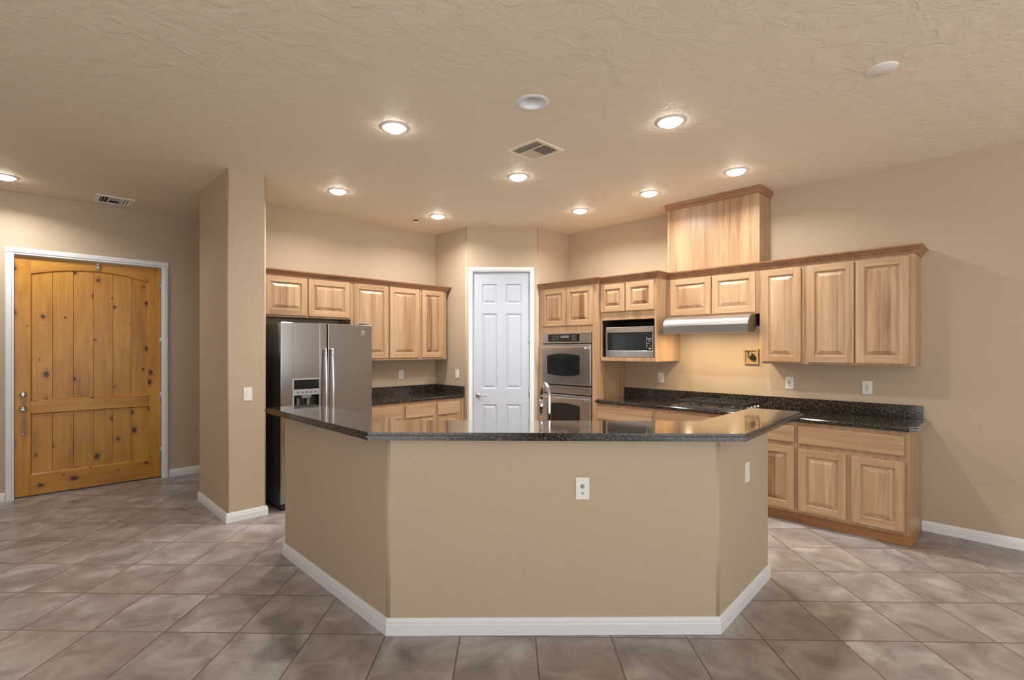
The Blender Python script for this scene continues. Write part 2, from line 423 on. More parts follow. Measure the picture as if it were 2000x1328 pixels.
# door_1: the knotty alder entry door
D1 = empty('door_1', (-.036, YD, 0), RL, kind='structure', label='wide knotty alder plank front door with arched top panel', cat='door')
DW, DH = 1.225, 2.43
casing(D1, -.003, DW+.003, DH+.006, .064, jamb=.12)
y0, y1 = .03, .075
leaf = MB()
pl, pr = .118, DW-.112
arch = lambda x: 2.255 + .078*(1-((x-(pl+pr)/2)/((pr-pl)/2))**2)
leaf.box(0, pl, y0, y1, .012, DH, .003); leaf.box(pr, DW, y0, y1, .012, DH, .003)
leaf.box(pl, pr, y0, y1, .012, .218, .003, mi=1); leaf.box(pl, pr, y0, y1, .84, .962, .003, mi=1)
N = 28; xs = [pl+(pr-pl)*i/N for i in range(N+1)]
leaf.prism([(x, arch(x)) for x in xs] + [(pr, DH), (pl, DH)], y0, y1, 'y', mi=1)
# sticking round the panels (sloped lips)
def lip(poly, d=.014, closed=True):
    b = bmesh.new(); cx = sum(p_[0] for p_ in poly)/len(poly); cz = sum(p_[1] for p_ in poly)/len(poly)
    n_ = len(poly); A = []; C = []
    for i in range(n_):
        a, c_, e_ = Vector(poly[i-1]), Vector(poly[i]), Vector(poly[(i+1) % n_])
        d1 = (c_-a).normalized(); d2 = (e_-c_).normalized(); n1 = Vector((-d1.y, d1.x)); n2 = Vector((-d2.y, d2.x))
        m_ = (n1+n2); m_ = m_/max(.2, m_.dot(n1)) if m_.length > 1e-6 else n1
        A.append(b.verts.new((c_.x, y0, c_.y))); k = c_+m_*d; C.append(b.verts.new((k.x, y0+.016, k.y)))
    for i in range(n_): b.faces.new((A[i], A[(i+1) % n_], C[(i+1) % n_], C[i]))
    leaf.add(b, 0)
lip([(pl, .218), (pr, .218), (pr, .84), (pl, .84)])
lip([(pl, .962), (pr, .962)] + [(x, arch(x)) for x in reversed(xs)])
LF = leaf.build('leaf', [M['alder'], M['alderh']], D1)
def planks(name, z0, z1f):
    for i in range(6):
        a, b_ = pl + (pr-pl)*i/6, pl + (pr-pl)*(i+1)/6
        mb = B(a+.0008, b_-.0008, y0+.013, y1-.008, z0-.02, max(z1f(a), z1f(b_))+.03, .0025)
        o = mb.build('plank', M['alder'], LF)
        o.data.attributes.new('plank', 'FLOAT', 'POINT').data.foreach_set('value', [random.random()*9]*len(o.data.vertices))
planks('plank', .218, lambda x: .84); planks('plank', .962, arch)
hz = .062
mb = MB(); mb.lathe((hz, y0, 1.038), [(0, 0.028), (.020, .027), (.026, .020), (.031, .006), (.032, 0)], 'y'); mb.box(hz-.004, hz+.004, y0-.042, y0-.024, 1.022, 1.054, .002)
mb.build('deadbolt', M['chrome'], D1)
mb = MB(); mb.lathe((hz, y0, .89), [(0, .066), (.018, .064), (.029, .052), (.030, .042), (.020, .030), (.013, .022), (.013, .012), (.034, .008), (.036, 0)], 'y')
mb.build('door_knob', M['chrome'], D1)
mb = MB(); mb.lathe((hz, y0, .642), [(0, .012), (.008, .011), (.013, .004), (.014, 0)], 'y'); mb.build('lower_lock', M['chrome'], D1)
for z in (2.22, 1.58, .94, .31): hinge(D1, DW-.002, z, y0-.004)
mb = B(.64, .665, y0-.018, y0, DH-.075, DH-.012, .003); mb.cyl((.652, y0-.02, DH-.03), .006, .03, 'x', seg=10); mb.build('door_viewer_latch', M['nickel'], D1)
B(0, DW, y0+.004, y1, 0.0, .012).build('threshold', M['black'], D1)
B(-.02, DW+.02, .09, .12, 0.0, DH).build('door_backing', M['black'], D1)

# door_2: the white six-panel pantry door
D2 = empty('door_2', (*(PA+dv*ps0), 0), RD, kind='structure', label='white six-panel pantry door in the diagonal corner wall', cat='door')
PW = ps1-ps0
casing(D2, -.003, PW+.003, PZ+.006, .053, jamb=.1)
cols = [(.117, PW/2-.056), (PW/2+.056, PW-.105)]
rows = [(.20, .785), (.985, 1.945), (2.07, 2.322)]
leaf = MB(); ya, yb = .022, .06
xsb = [0, cols[0][0], cols[0][1], cols[1][0], cols[1][1], PW]
leaf.box(0, cols[0][0], ya, yb, .012, PZ); leaf.box(cols[0][1], cols[1][0], ya, yb, .012, PZ); leaf.box(cols[1][1], PW, ya, yb, .012, PZ)
zs = [.012] + [v for r_ in rows for v in r_] + [PZ]
for a, b_ in cols:
    for i in range(0, len(zs), 2): leaf.box(a, b_, ya, yb, zs[i], zs[i+1])
leafo = leaf.build('leaf', M['wdoor'], D2)
for a, b_ in cols:
    for z0, z1 in rows:
        mb = MB(); ins = lambda k, y: (a+k, b_-k, z0+k, z1-k, y)
        mb.rings([ins(0, ya), ins(.012, ya+.012), ins(.02, ya+.012), ins(.042, ya+.003)])
        mb.build('raised_panel', M['wdoor'], leafo)
mb = MB(); hx, hz = .066, .90
mb.lathe((hx, ya, hz), [(0, .014), (.02, .013), (.030, .006), (.032, 0)], 'y'); mb.cyl((hx, ya-.03, hz), .010, .04, 'y', seg=14)
mb.tube([(hx-.008, ya-.048, hz), (hx+.03, ya-.05, hz+.002), (hx+.075, ya-.046, hz-.004), (hx+.105, ya-.04, hz-.010)], [.010, .010, .008, .005])
mb.build('lever_handle', M['nickel'], D2)
for z in (2.26, 1.60, .93, .28): hinge(D2, PW, z, ya-.006)
B(-.02, PW+.02, .075, .1, 0.0, PZ).build('door_backing', M['wdoor'], D2)

# ------------------------------------------------------------------ cabinets
def cab_door(parent, x0, x1, z0, z1, yf=-.02, t=.02, st=.058):
    """raised-panel door: frame mesh (vertical stiles, horizontal rails) with the raised panel as its child"""
    w_, h_ = x1-x0, z1-z0
    st = min(st, w_*.24, h_*.24)
    mb = MB()
    mb.box(0, st, 0, t, 0, h_, .0025); mb.box(w_-st, w_, 0, t, 0, h_, .0025)
    mb.box(st, w_-st, .0003, t, 0, st, .002, mi=1); mb.box(st, w_-st, .0003, t, h_-st, h_, .002, mi=1)
    mb.rings([(st, w_-st, st, h_-st, .001), (st+.006, w_-st-.006, st+.006, h_-st-.006, .0115), (st+.010, w_-st-.010, st+.010, h_-st-.010, .0115)], cap=False)
    o = mb.build('door', [M['wood'], M['woodh']], parent, (x0, yf, z0))
    mb = MB(); k = min(.036, (w_-2*st)*.22, (h_-2*st)*.22); a = st+.007
    I = lambda d, y: (a+d, w_-a-d, a+d, h_-a-d, y)
    mb.rings([I(0, .0135), I(.006, .0135), I(k*.75, .0050), I(k, .0015), I(k+.003, .0010)])
    mb.build('raised_panel', M['panel'], o)
    return o
def drawer_front(parent, x0, x1, z0, z1, yf=-.02, t=.02):
    mb = MB(); w_, h_ = x1-x0, z1-z0
    mb.box(0, w_, 0, t, 0, h_, .006, seg=3)
    return mb.build('drawer_front', M['woodh'], parent, (x0, yf, z0))
def carcass(mb, w_, d_, z0, z1, back=True):
    mb.box(0, w_, 0, d_, z0, z1, .002)

def upper(name_label, loc, rz, w_, depth, z0, z1, doors, group, dz0, dz1):
    c_ = empty('wall_cabinet', (loc[0], loc[1], z0), rz, label=name_label, cat='cabinet', group=group)
    B(0, w_, 0, depth, 0, z1-z0, .002).build('carcass', M['wood'], c_)
    for a, b_ in doors: cab_door(c_, a, b_, dz0-z0, dz1-z0)
    return c_
def lower(label, loc, rz, w_, depth, units, group, toe=(0, 0)):
    """units: list of ('d'|'w', x0, x1, z0, z1)"""
    c_ = empty('base_cabinet', (loc[0], loc[1], 0), rz, label=label, cat='cabinet', group=group)
    mb = B(0, w_, 0, depth, .10, .876, .002); mb.build('carcass', M['wood'], c_)
    mb = B(toe[0], w_-toe[1], .085, depth-.01, 0, .10); mb.build('toe_kick', M['toe'], c_)
    for k, a, b_, z0, z1 in units:
        (drawer_front if k == 'w' else cab_door)(c_, a, b_, z0, z1)
    return c_
UZ0, UZ1 = 1.358, 2.250
YU = 5.251            # face frame of the left wall cabinets
GU, GB = 'maple wall cabinets', 'maple base cabinets'
# left wall, uppers
upper('short two-door maple wall cabinet above the refrigerator', (1.70, YU), RL, 1.0, YL-YU-.002, 1.822, UZ1, [(.067, .496), (.513, .985)], GU, 1.842, 2.236)
upper('tall two-door maple wall cabinet right of the refrigerator', (2.702, YU), RL, .93, YL-YU-.002, UZ0, UZ1, [(.035, .476), (.497, .915)], GU, 1.385, 2.236)
upper('narrow single-door maple wall cabinet beside the pantry corner', (3.634, YU), RL, .425, YL-YU-.002, UZ0, UZ1, [(.030, .365)], GU, 1.385, 2.236)
# left wall, bases
YB = 4.945
dl = YL-YB-.002
lower('maple base cabinet next to the refrigerator, mostly behind the bar', (2.735, YB), RL, .462, dl, [('w', .03, .43, .69, .838), ('d', .03, .43, .125, .66)], GB)
lower('maple base cabinet in the middle of the left counter run', (3.199, YB), RL, .456, dl, [('w', .02, .425, .69, .838), ('d', .02, .425, .125, .66)], GB)
lower('maple base cabinet at the pantry end of the left counter', (3.657, YB), RL, .440, dl, [('w', .02, .36, .69, .838), ('d', .02, .36, .125, .66)], GB)
# right wall uppers
XU = 5.08
dr = XR-XU-.002
upper('short two-door maple wall cabinet above the range hood', (XU, 2.682), RR, .946, dr, 1.832, UZ1, [(.052, .486), (.50, .914)], GU, 1.850, 2.232)
upper('single-door maple wall cabinet just right of the range hood', (XU, 1.735), RR, .375, dr, UZ0, UZ1, [(.022, .350)], GU, 1.376, 2.232)
upper('two-door maple wall cabinet at the open right end', (XU, 1.358), RR, .768, dr, UZ0, UZ1, [(.024, .370), (.383, .732)], GU, 1.376, 2.232)
# right wall bases
XB = 4.785
db = XR-XB-.002
lower('maple base cabinet between tall oven cabinet and cooktop', (XB, 3.388), RR, .728, db, [('w', .02, .705, .70, .84), ('d', .02, .355, .125, .66), ('d', .37, .705, .125, .66)], GB)
lower('maple base cabinet under the cooktop', (XB, 2.658), RR, .918, db, [('w', .03, .89, .70, .84), ('d', .03, .452, .125, .66), ('d', .468, .89, .125, .66)], GB)
lower('narrow maple base cabinet partly hidden by the right end of the bar', (XB, 1.738), RR, .402, db, [('w', .03, .385, .70, .84), ('d', .03, .385, .125, .66)], GB)
o = lower('two-door maple base cabinet at the open right end', (XB, 1.334), RR, .749, db, [('w', .012, .716, .695, .842), ('d', .012, .352, .125, .65), ('d', .388, .720, .125, .65)], GB, toe=(0, 0))
# tall oven cabinet
XO = 4.80
oc = empty('tall_oven_cabinet', (XO, 4.274, 0), RR, label='tall maple cabinet holding the double wall oven beside the pantry', cat='cabinet')
OW = 4.274-3.392; od = XR-XO-.002
mb = B(0, .058, 0, od, .10, UZ1+.01, .002); mb.box(OW-.070, OW, 0, od, .10, UZ1+.01, .002); mb.box(.058, OW-.07, 0, od, 1.694, UZ1+.01); mb.box(.058, OW-.07, 0, od, .10, .425); mb.box(.058, OW-.07, od-.02, od, .425, 1.694)
mb.build('carcass', M['wood'], oc)
B(0, OW, .085, od-.01, 0, .10).build('toe_kick', M['toe'], oc)
cab_door(oc, .048, .436, 1.775, 2.232); cab_door(oc, .444, .826, 1.775, 2.232)
drawer_front(oc, .04, OW-.05, .14, .40)
# microwave cabinet
XM = 4.86
mc = empty('microwave_cabinet', (XM, 3.388, 1.358), RR, label='maple wall cabinet with two small doors over an open microwave shelf', cat='cabinet', group=GU)
MW_ = 3.388-2.684; md = XR-XM-.002
hz = UZ1-1.358+.004
mb = B(0, .02, 0, md, 0, hz, .002); mb.box(MW_-.02, MW_, 0, md, 0, hz, .002); mb.box(.02, MW_-.02, 0, md, 0, .042); mb.box(.02, MW_-.02, 0, md, .462, hz); mb.box(.02, MW_-.02, md-.015, md, .042, .462)
mb.build('carcass', M['wood'], mc)
mb = B(.0201, .0231, .012, md-.016, .0421, .4619); mb.box(MW_-.0231, MW_-.0201, .012, md-.016, .0421, .4619); mb.box(.0231, MW_-.0231, md-.019, md-.016, .0421, .4619); mb.box(.0231, MW_-.0231, .012, md-.019, .4585, .4619)
mb.build('cavity_shade', M['shade'], mc)  # dark sheets over the wood, standing in for the shelf's shade
cab_door(mc, .012, .330, 1.915-1.358, 2.228-1.358); cab_door(mc, .344, .684, 1.915-1.358, 2.228-1.358)

# crown mouldings (continuous over the cabinet runs)
def sweep(name, path, prof, z, mat, label, cat='crown moulding'):
    """path: plan polyline walked with the room on its right"""
    P = [Vector(p_) for p_ in path]; b = bmesh.new(); R = []
    for i, p_ in enumerate(P):
        d1 = (P[i]-P[i-1]).normalized() if i else None; d2 = (P[i+1]-P[i]).normalized() if i < len(P)-1 else None
        n1 = Vector((d1.y, -d1.x)) if d1 else None; n2 = Vector((d2.y, -d2.x)) if d2 else None
        m_ = n1 if n2 is None else n2 if n1 is None else (n1+n2)/(1+n1.dot(n2))
        R.append([b.verts.new((p_.x+m_.x*o, p_.y+m_.y*o, z+h)) for o, h in prof])
    k = len(prof)
    for A, C in zip(R, R[1:]):
        for i in range(k): b.faces.new((A[i], A[(i+1) % k], C[(i+1) % k], C[i]))
    b.faces.new(R[0]); b.faces.new(R[-1]); bmesh.ops.recalc_face_normals(b, faces=b.faces)
    return tag(MB().add(b).build(name, M[mat]), label, cat)
CP = [(.001, -.012), (.010, -.012), (.014, .006), (.022, .012), (.034, .032), (.046, .040), (.048, .052), (-.02, .052), (-.02, .012), (.001, .008)]
sweep('crown_moulding', [(1.70, YU), (4.059, YU), (4.059, YL-.004)], CP, 2.252, 'crown', 'brown crown moulding along the cabinets above the refrigerator')
sweep('crown_moulding', [(XO, 4.274), (XO, 3.390), (XM-.0, 3.390)] if False else [(XO, 4.272), (XO, 3.391), (XM, 3.391), (XM, 2.682), (XU, 2.682), (XU, .588), (XR-.004, .588)], CP, 2.262, 'crown', 'brown crown moulding stepping along the range wall cabinets')

# hood riser (chimney box)
hr = empty('hood_riser', (XU-.004, 2.666, 2.316), RR, label='tall pale maple chimney box rising from cabinets to the ceiling', cat='hood cover')
rw = 2.666-1.737; rh = H-2.316-.002; rd = XR-XU+.002
B(0, rw, .004, rd, 0, rh-.002, .002).build('box_body', M['wood'], hr)
B(-.002, .022, -.004, .004, 0, rh-.05, .001).build('edge_strip', M['wood'], hr)
mb = MB()
mb.prism([(.004, rh-.062), (-.008, rh-.062), (-.010, rh-.05), (-.026, rh-.022), (-.030, rh), (.004, rh)], -.026, rw+.026, 'x')
mb.prism([(rw, rh-.062), (rw+.008, rh-.062), (rw+.010, rh-.05), (rw+.026, rh-.022), (rw+.028, rh), (rw, rh)], .004, rd, 'y')
mb.prism([(0, rh-.062), (-.008, rh-.062), (-.010, rh-.05), (-.026, rh-.022), (-.028, rh), (0, rh)], .004, rd, 'y')
mb.build('crown', M['crown'], hr)

# ------------------------------------------------------------------ counters
def counter_slab(mb, poly, z0, z1, bev=.012): mb.prism(poly, z0, z1, 'z', bev=bev, seg=3)
mb = MB(); counter_slab(mb, [(2.722, 4.912), (4.088, 4.912), (4.088, YL-.002), (2.722, YL-.002)], .877, .915)
mb.box(2.722, 4.088, YL-.022, YL-.002, .9152, 1.016, .002); mb.box(4.088-.001, 4.108, 4.935, YL-.002, .90, 1.016, .002)
tag(mb.build('countertop', M['granite']), 'dark speckled granite countertop beside the refrigerator', 'countertop')
mb = MB(); counter_slab(mb, [(4.752, 3.390), (4.752, .585), (4.80, .535), (5.385, .535), (5.385, 3.390)], .877, .917)
mb.box(5.362, 5.385, .575, 3.390, .9172, 1.026, .002)
tag(mb.build('countertop', M['granite']), 'dark speckled granite countertop along the range wall', 'countertop')

# ------------------------------------------------------------------ island with raised bar
isl = empty('kitchen_island', (1.9, 1.9, 0), 0, label='tan plastered half-wall island with white baseboards under the bar', cat='kitchen island')
def P2(x, y): return (x-1.9, y-1.9)
O = [(1.394, 3.72), (1.394, 2.306), (2.664, 1.112), (3.555, 1.16)]     # outer faces
I = [(3.555, 1.29), (2.72, 1.245), (1.524, 2.36), (1.524, 3.72)]
bw = bulwall([P2(*p_) for p_ in O + I], 1.026, 'w', bev=.016, which=(1, 2, 0, 3))
bw.build('half_wall', M['wall'], isl)
for a, b_, m0, m1 in ((0, 1, .0, .0056), (1, 2, .0056, .0056), (2, 3, .0056, .0)):
    mb = MB(); base_profile(mb, P2(*O[a]), P2(*O[b_]), h=.088, m0=m0, m1=m1); mb.build('baseboard', M['trim'], isl)
cabin = [(1.526, 3.70), (1.526, 2.362), (2.722, 1.247), (3.54, 1.292), (3.52, 1.88), (2.96, 1.86), (2.13, 2.64), (2.13, 3.70)]
MB().prism([P2(*p_) for p_ in [(1.526, 3.70), (1.526, 2.362), (2.722, 1.247), (3.54, 1.292), (3.52, 1.84), (2.94, 1.82), (2.09, 2.62), (2.09, 3.70)]], .10, .876).build('cabinet_body', M['wood'], isl)
MB().prism([P2(*p_) for p_ in [(1.526, 3.70), (1.526, 2.362), (2.722, 1.247), (3.54, 1.292), (3.52, 1.76), (2.90, 1.74), (2.01, 2.58), (2.01, 3.70)]], .0, .10).build('toe_kick', M['toe'], isl)
MB().prism([P2(*p_) for p_ in cabin], .877, .915, bev=.010).build('lower_counter', M['granite'], isl)
# raised bar top
BT = [(1.285, 3.815), (1.278, 2.325), (2.648, .958), (3.84, 1.032), (3.868, 1.065), (3.85, 1.385), (2.93, 1.345), (1.665, 2.62), (1.665, 3.835)]
mb = MB(); mb.prism(BT, 1.027, 1.068, 'z', bev=.016, seg=4)
tag(mb.build('bar_top', M['granite']), 'glossy dark granite bar top with angled wings on the island', 'countertop')

# faucet on the lower counter, behind the bar
FX, FY = 2.375, 2.035
fa = empty('kitchen_faucet', (FX, FY, .915), RD, label='chrome gooseneck faucet rising behind the bar top', cat='faucet')
mb = MB(); mb.lathe((0, 0, 0), [(0, .0), (.027, 0), (.027, .008), (.020, .02), (.018, .06), (.016, .075), (0, .075)]); mb.build('base', M['chrome'], fa)
pts = [(0, 0, .06), (0, 0, .19), (0, 0, .275)]
for i in range(1, 13):
    a = PI*i/12; r_ = .085
    pts.append((-.20*r_*(1-math.cos(a)), .97*r_*(1-math.cos(a)), .275 + r_*math.sin(a)))
pts.append((-.035, .166, .225))
mb = MB(); mb.tube(pts, .0105, 14); mb.build('spout', M['chrome'], fa)
mb = MB(); mb.tube([(-.034, .165, .25), (-.036, .166, .21), (-.037, .167, .150)], [.013, .015, .016], 14); mb.build('spray_head', M['chrome'], fa)
mb = MB(); mb.tube([(.0, 0, .055), (.02, -.03, .058), (.03, -.045, .085)], [.009, .008, .006]); mb.build('lever', M['chrome'], fa)

# ------------------------------------------------------------------ refrigerator
FX0, FX1, FYF, FZ = 1.727, 2.662, 4.705, 1.742
fr = empty('refrigerator', (FX0, FYF, 0), RL, label='stainless steel side-by-side refrigerator with ice dispenser left of the counter', cat='refrigerator')
FW = FX1-FX0
mb = B(.004, FW-.004, .07, .79, .03, FZ-.012, .006); mb.box(.02, FW-.02, .085, .75, .0, .03); mb.build('body', M['fside'], fr)
seam = .449
dz0 = .065
# left door with a hole for the dispenser
dx0, dx1, dzb, dzt = .118, .366, .845, 1.205
ld = MB()
def slab(mb, x0, x1, z0, z1): mb.box(x0, x1, 0, .064, z0, z1, .010, seg=3)
ld.box(0, dx0, 0, .064, dz0, FZ, .008, seg=3); ld.box(dx1, seam-.004, 0, .064, dz0, FZ, .008, seg=3)
ld.box(dx0-.012, dx1+.012, .0004, .062, dzt, FZ-.0005, .0); ld.box(dx0-.012, dx1+.012, .0004, .062, dz0+.0005, dzb, .0)
ldo = ld.build('door', M['steelf'], fr)
mb = MB(); mb.box(0, FW-seam-.004, 0, .064, 0, FZ-dz0, .008, seg=3); rdo = mb.build('door', M['steelf'], fr, (seam+.004, 0, dz0))
B(.01, FW-.01, .02, .07, .012, dz0-.006).build('kick_grille', M['black'], fr)
for a in (.02, FW-.11): B(a, a+.09, .02, .10, FZ-.012, FZ+.012, .004).build('hinge_cover', M['fside'], fr)
for x, parent in ((seam-.034, ldo), (seam+.034, rdo)):
    pts = []
    for i in range(15):
        u = i/14; z = .56 + u*.93; bow = .030*math.sin(PI*u); pts.append((x + (.004 if x > seam else -.004)*(1-u), -.032-bow*.9, z))
    pts = [(pts[0][0], .004, .56)] + pts + [(pts[-1][0], .004, 1.49)]
    mb = MB(); mb.tube(pts, .0135, 12)
    o = mb.build('handle', M['steelb'], parent)
    if parent is rdo: o.location = (-(seam+.004), 0, -dz0)
# dispenser
mb = MB()
for a, b_, c_, d_ in ((dx0-.010, dx0+.004, dzb-.01, dzt+.010), (dx1-.004, dx1+.010, dzb-.01, dzt+.010), (dx0+.004, dx1-.004, dzt-.002, dzt+.010), (dx0+.004, dx1-.004, dzb-.01, dzb+.004)):
    mb.box(a, b_, -.006, .004, c_, d_, .002)
mb.build('dispenser_bezel', M['silver'], ldo)
B(dx0+.002, dx1-.002, -.003, .01, 1.115, dzt-.001, .001).build('display_panel', M['glass'], ldo)
mb = B(dx0+.002, dx1-.002, -.005, .012, 1.058, 1.114, .003); mb.build('button_strip', M['silver'], ldo)
for i in range(5): B(dx0+.03+i*.042, dx0+.052+i*.042, -.008, -.004, 1.078, 1.094, .002).build('button', M['slot'], ldo)
mb = MB(); mb.box(dx0, dx1, .058, .0635, dzb, 1.06); mb.box(dx0, dx0+.003, .003, .058, dzb, 1.06); mb.box(dx1-.003, dx1, .003, .058, dzb, 1.06); mb.box(dx0, dx1, .003, .058, dzb, dzb+.004)
mb.build('dispenser_recess', M['black'], ldo)
mb = MB(); mb.box(dx0+.075, dx0+.165, -.012, .05, 1.030, 1.060, .004); mb.box(dx0+.045, dx0+.070, .035, .05, dzb+.01, 1.035, .003); mb.box(dx0+.140, dx0+.170, .035, .05, dzb+.01, 1.035, .003); mb.build('paddle', M['slot'], ldo)
mb = MB()
ex, ez = FW-.105, 1.655
mb.tube([(ex+.024*math.cos(a), -.003, ez+.017*math.sin(a)) for a in [PI*i/8+.25 for i in range(7)]], .0035, 6)
mb.box(ex-.018, ex+.018, -.004, .001, ez-.004, ez+.002); mb.box(ex-.02, ex+.02, -.004, .001, ez-.02, ez-.014); mb.box(ex-.004, ex+.004, -.004, .001, ez-.018, ez+.001)
o = mb.build('badge', M['emblem'], rdo); o.location = (-(seam+.004), 0, -dz0)

# ------------------------------------------------------------------ double wall oven
ov = empty('double_wall_oven', (XO, 4.213, .43), RR, label='stainless steel double wall oven built into the tall cabinet', cat='oven')
W_ = 4.213-3.468; z_ = .43
B(.006, W_-.006, .002, od-.06, 0, 1.69-z_-.004).build('body', M['black'], ov)
cp = MB(); cp.box(0, W_, -.020, .004, 1.562-z_, 1.692-z_, .004); cpo = cp.build('control_panel', M['steel'], ov)
B(.10, W_-.16, -.023, -.018, 1.582-z_, 1.672-z_, .001).build('display', M['glass'], cpo)
mb = MB()
for i in range(5):
    for j in range(3):
        if (i+j) % 4 != 3: mb.box(.165+i*.022, .179+i*.022, -.0245, -.0228, 1.600-z_+j*.022, 1.610-z_+j*.022)
for i in range(3):
    for j in range(3): mb.box(.475+i*.022, .489+i*.022, -.0245, -.0228, 1.600-z_+j*.022, 1.610-z_+j*.022)
mb.box(.30, .43, -.0245, -.0228, 1.625-z_, 1.655-z_)
mb.build('key_marks', M['slot'], cpo)
def oven_door(z0, z1, wz):
    d = MB(); d.box(0, W_, -.030, .002, 0, z1-z0, .006, seg=3); do = d.build('oven_door', M['steel'], ov, (0, 0, z0-z_))
    n_ = 16; a, b_ = .095, W_-.150; hh = .112; s_ = .026; zc = wz-z0
    top = [(a+(b_-a)*i/n_, zc+hh+s_*(1-(2*i/n_-1)**2)) for i in range(n_+1)]
    bot = [(a+(b_-a)*i/n_, zc-hh-s_*(1-(2*i/n_-1)**2)) for i in range(n_, -1, -1)]
    mb = MB(); mb.prism(top+bot, -.0325, -.028, 'y'); mb.build('window', M['glass'], do)
    mb = MB(); hz_ = z1-z0-.045
    mb.box(.02, W_-.04, -.078, -.056, hz_-.016, hz_+.016, .008, seg=3)
    for x in (.04, W_-.085): mb.box(x, x+.028, -.06, -.028, hz_-.012, hz_+.012, .003)
    mb.build('handle', M['steelb'], do)
oven_door(1.062, 1.548, 1.300); oven_door(.452, .936, .700)
B(0, W_, -.020, .004, .952-z_, 1.044-z_, .003).build('trim_strip', M['steel'], ov)

# ------------------------------------------------------------------ microwave
mo = empty('microwave_oven', (XM+.012, 3.322, 1.4002), RR, label='stainless steel microwave with black glass door in the cabinet shelf', cat='microwave')
ww, hh, dd = 3.322-2.722, .338, .42
B(.004, ww-.004, .02, dd, .008, hh-.004, .003).build('body', M['steeld'], mo)
mb = B(0, ww, 0, .022, .005, .075, .004); mb.box(0, ww, 0, .022, hh-.062, hh, .004); mb.box(0, .02, 0, .022, .075, hh-.062); mb.box(ww-.016, ww, 0, .022, .075, hh-.062); mb.build('frame', M['steelb'], mo)
B(.02, .505, .002, .02, .076, hh-.063).build('door_glass', M['glass'], mo)
cpn = B(.507, ww-.016, .003, .02, .076, hh-.063).build('control_panel', M['glass'], mo)
mb = MB()
for i in range(3):
    for j in range(5):
        if (i*2+j) % 3: mb.box(.516+i*.022, .529+i*.022, .0015, .0032, .098+j*.026, .104+j*.026)
mb.box(.516, .519, .0015, .0032, .10, .225); mb.box(.532, .566, .0015, .0032, .196, .204); mb.box(.55, .566, .0015, .0032, .088, .100)
mb.build('key_marks', M['gray'], cpn)
for a in (.03, ww-.05):
    for b_ in (.004, dd-.05): B(a, a+.02, b_, b_+.03, 0, .008).build('foot', M['black'], mo)

# ------------------------------------------------------------------ range hood
rhd = empty('range_hood', (4.85, 2.604, 1.652), RR, label='stainless steel under-cabinet range hood with curved front', cat='range hood')
hw = 2.604-1.757; hd = XR-4.85-.002
arc = [(0 + .145*(1-math.cos(a)), .078 + .096*math.sin(a)) for a in [PI/2*i/8 for i in range(9)]]
body = [(0, 0), (0, .078)] + arc[1:] + [(.235, .178), (hd, .178), (hd, .06), (.22, .06), (.20, .045), (.16, .012), (.14, 0)]
mb = MB(); mb.prism(body, 0.004, hw-.004, 'x'); mb.build('canopy', M['steel'], rhd)
mb = MB(); sidep = [(.001, .001), (.001, .078)] + [(y+.001, z-.001) for y, z in arc[1:]] + [(hd-.002, .176), (hd-.002, .062), (.222, .062), (.202, .047), (.162, .014), (.142, .001)]
mb.prism(sidep, 0, .004, 'x'); mb.build('end_cap', M['steeld'], rhd)
mb = MB(); mb.prism(sidep, hw-.004, hw, 'x'); mb.build('end_cap', M['steeld'], rhd)
for a in (.10, .46): B(a, a+.30, .25, .45, .056, .060).build('filter', M['nickel'], rhd)
for k in (.20, .66):
    ld_ = bpy.data.lights.new('hood lamp', 'AREA'); ld_.shape = 'DISK'; ld_.size = .06; ld_.energy = HOOD_W; ld_.color = (1, .72, .40)
    lo = bpy.data.objects.new('hood_lamp_light', ld_); col.objects.link(lo); lo.parent = rhd; lo.location = (k, .165, -.002)
    mb = MB(); mb.cyl((k, .165, .010), .030, .010); mb.build('hood_lamp', M['lens'], rhd)

# ------------------------------------------------------------------ gas cooktop
ck = empty('gas_cooktop', (4.845, 2.50, .9172), RR, label='black gas cooktop with iron grates set in the granite counter', cat='cooktop')
kw, kd = .73, .485
B(0, kw, 0, kd, 0, .008, .003).build('cooktop_plate', M['steeld'], ck)
for (x, y) in ((.17, .12), (.17, .36), (.40, .25), (.58, .12), (.58, .36)):
    mb = MB(); mb.cyl((x, y, .013), .045, .010, seg=20); mb.cyl((x, y, .022), .032, .010, seg=20, bev=.002); mb.build('burner', M['iron'], ck)
for x0, x1 in ((.05, .28), (.29, .48), (.49, .70)):
    mb = MB(); z0, z1 = .044, .058; ya, yb = .03, .455
    for y in (ya, yb): mb.box(x0, x1, y-.006, y+.006, z0, z1, .002)
    for x in (x0+.006, x1-.006): mb.box(x-.006, x+.006, ya, yb, z0, z1, .002)
    xm = (x0+x1)/2
    mb.box(xm-.005, xm+.005, ya, yb, z0+.002, z1+.004, .002)
    for y in (.12, .245, .36): mb.box(x0, x1, y-.005, y+.005, z0+.002, z1+.004, .002)
    for x in (x0+.006, x1-.006):
        for y in (ya, yb): mb.box(x-.006, x+.006, y-.006, y+.006, .008, z0)
    mb.build('grate', M['iron'], ck)
for i in range(4):
    mb = MB(); mb.cyl((kw-.02, .10+i*.085, .018), .014, .022, seg=16, bev=.003); mb.build('knob', M['chrome'], ck)

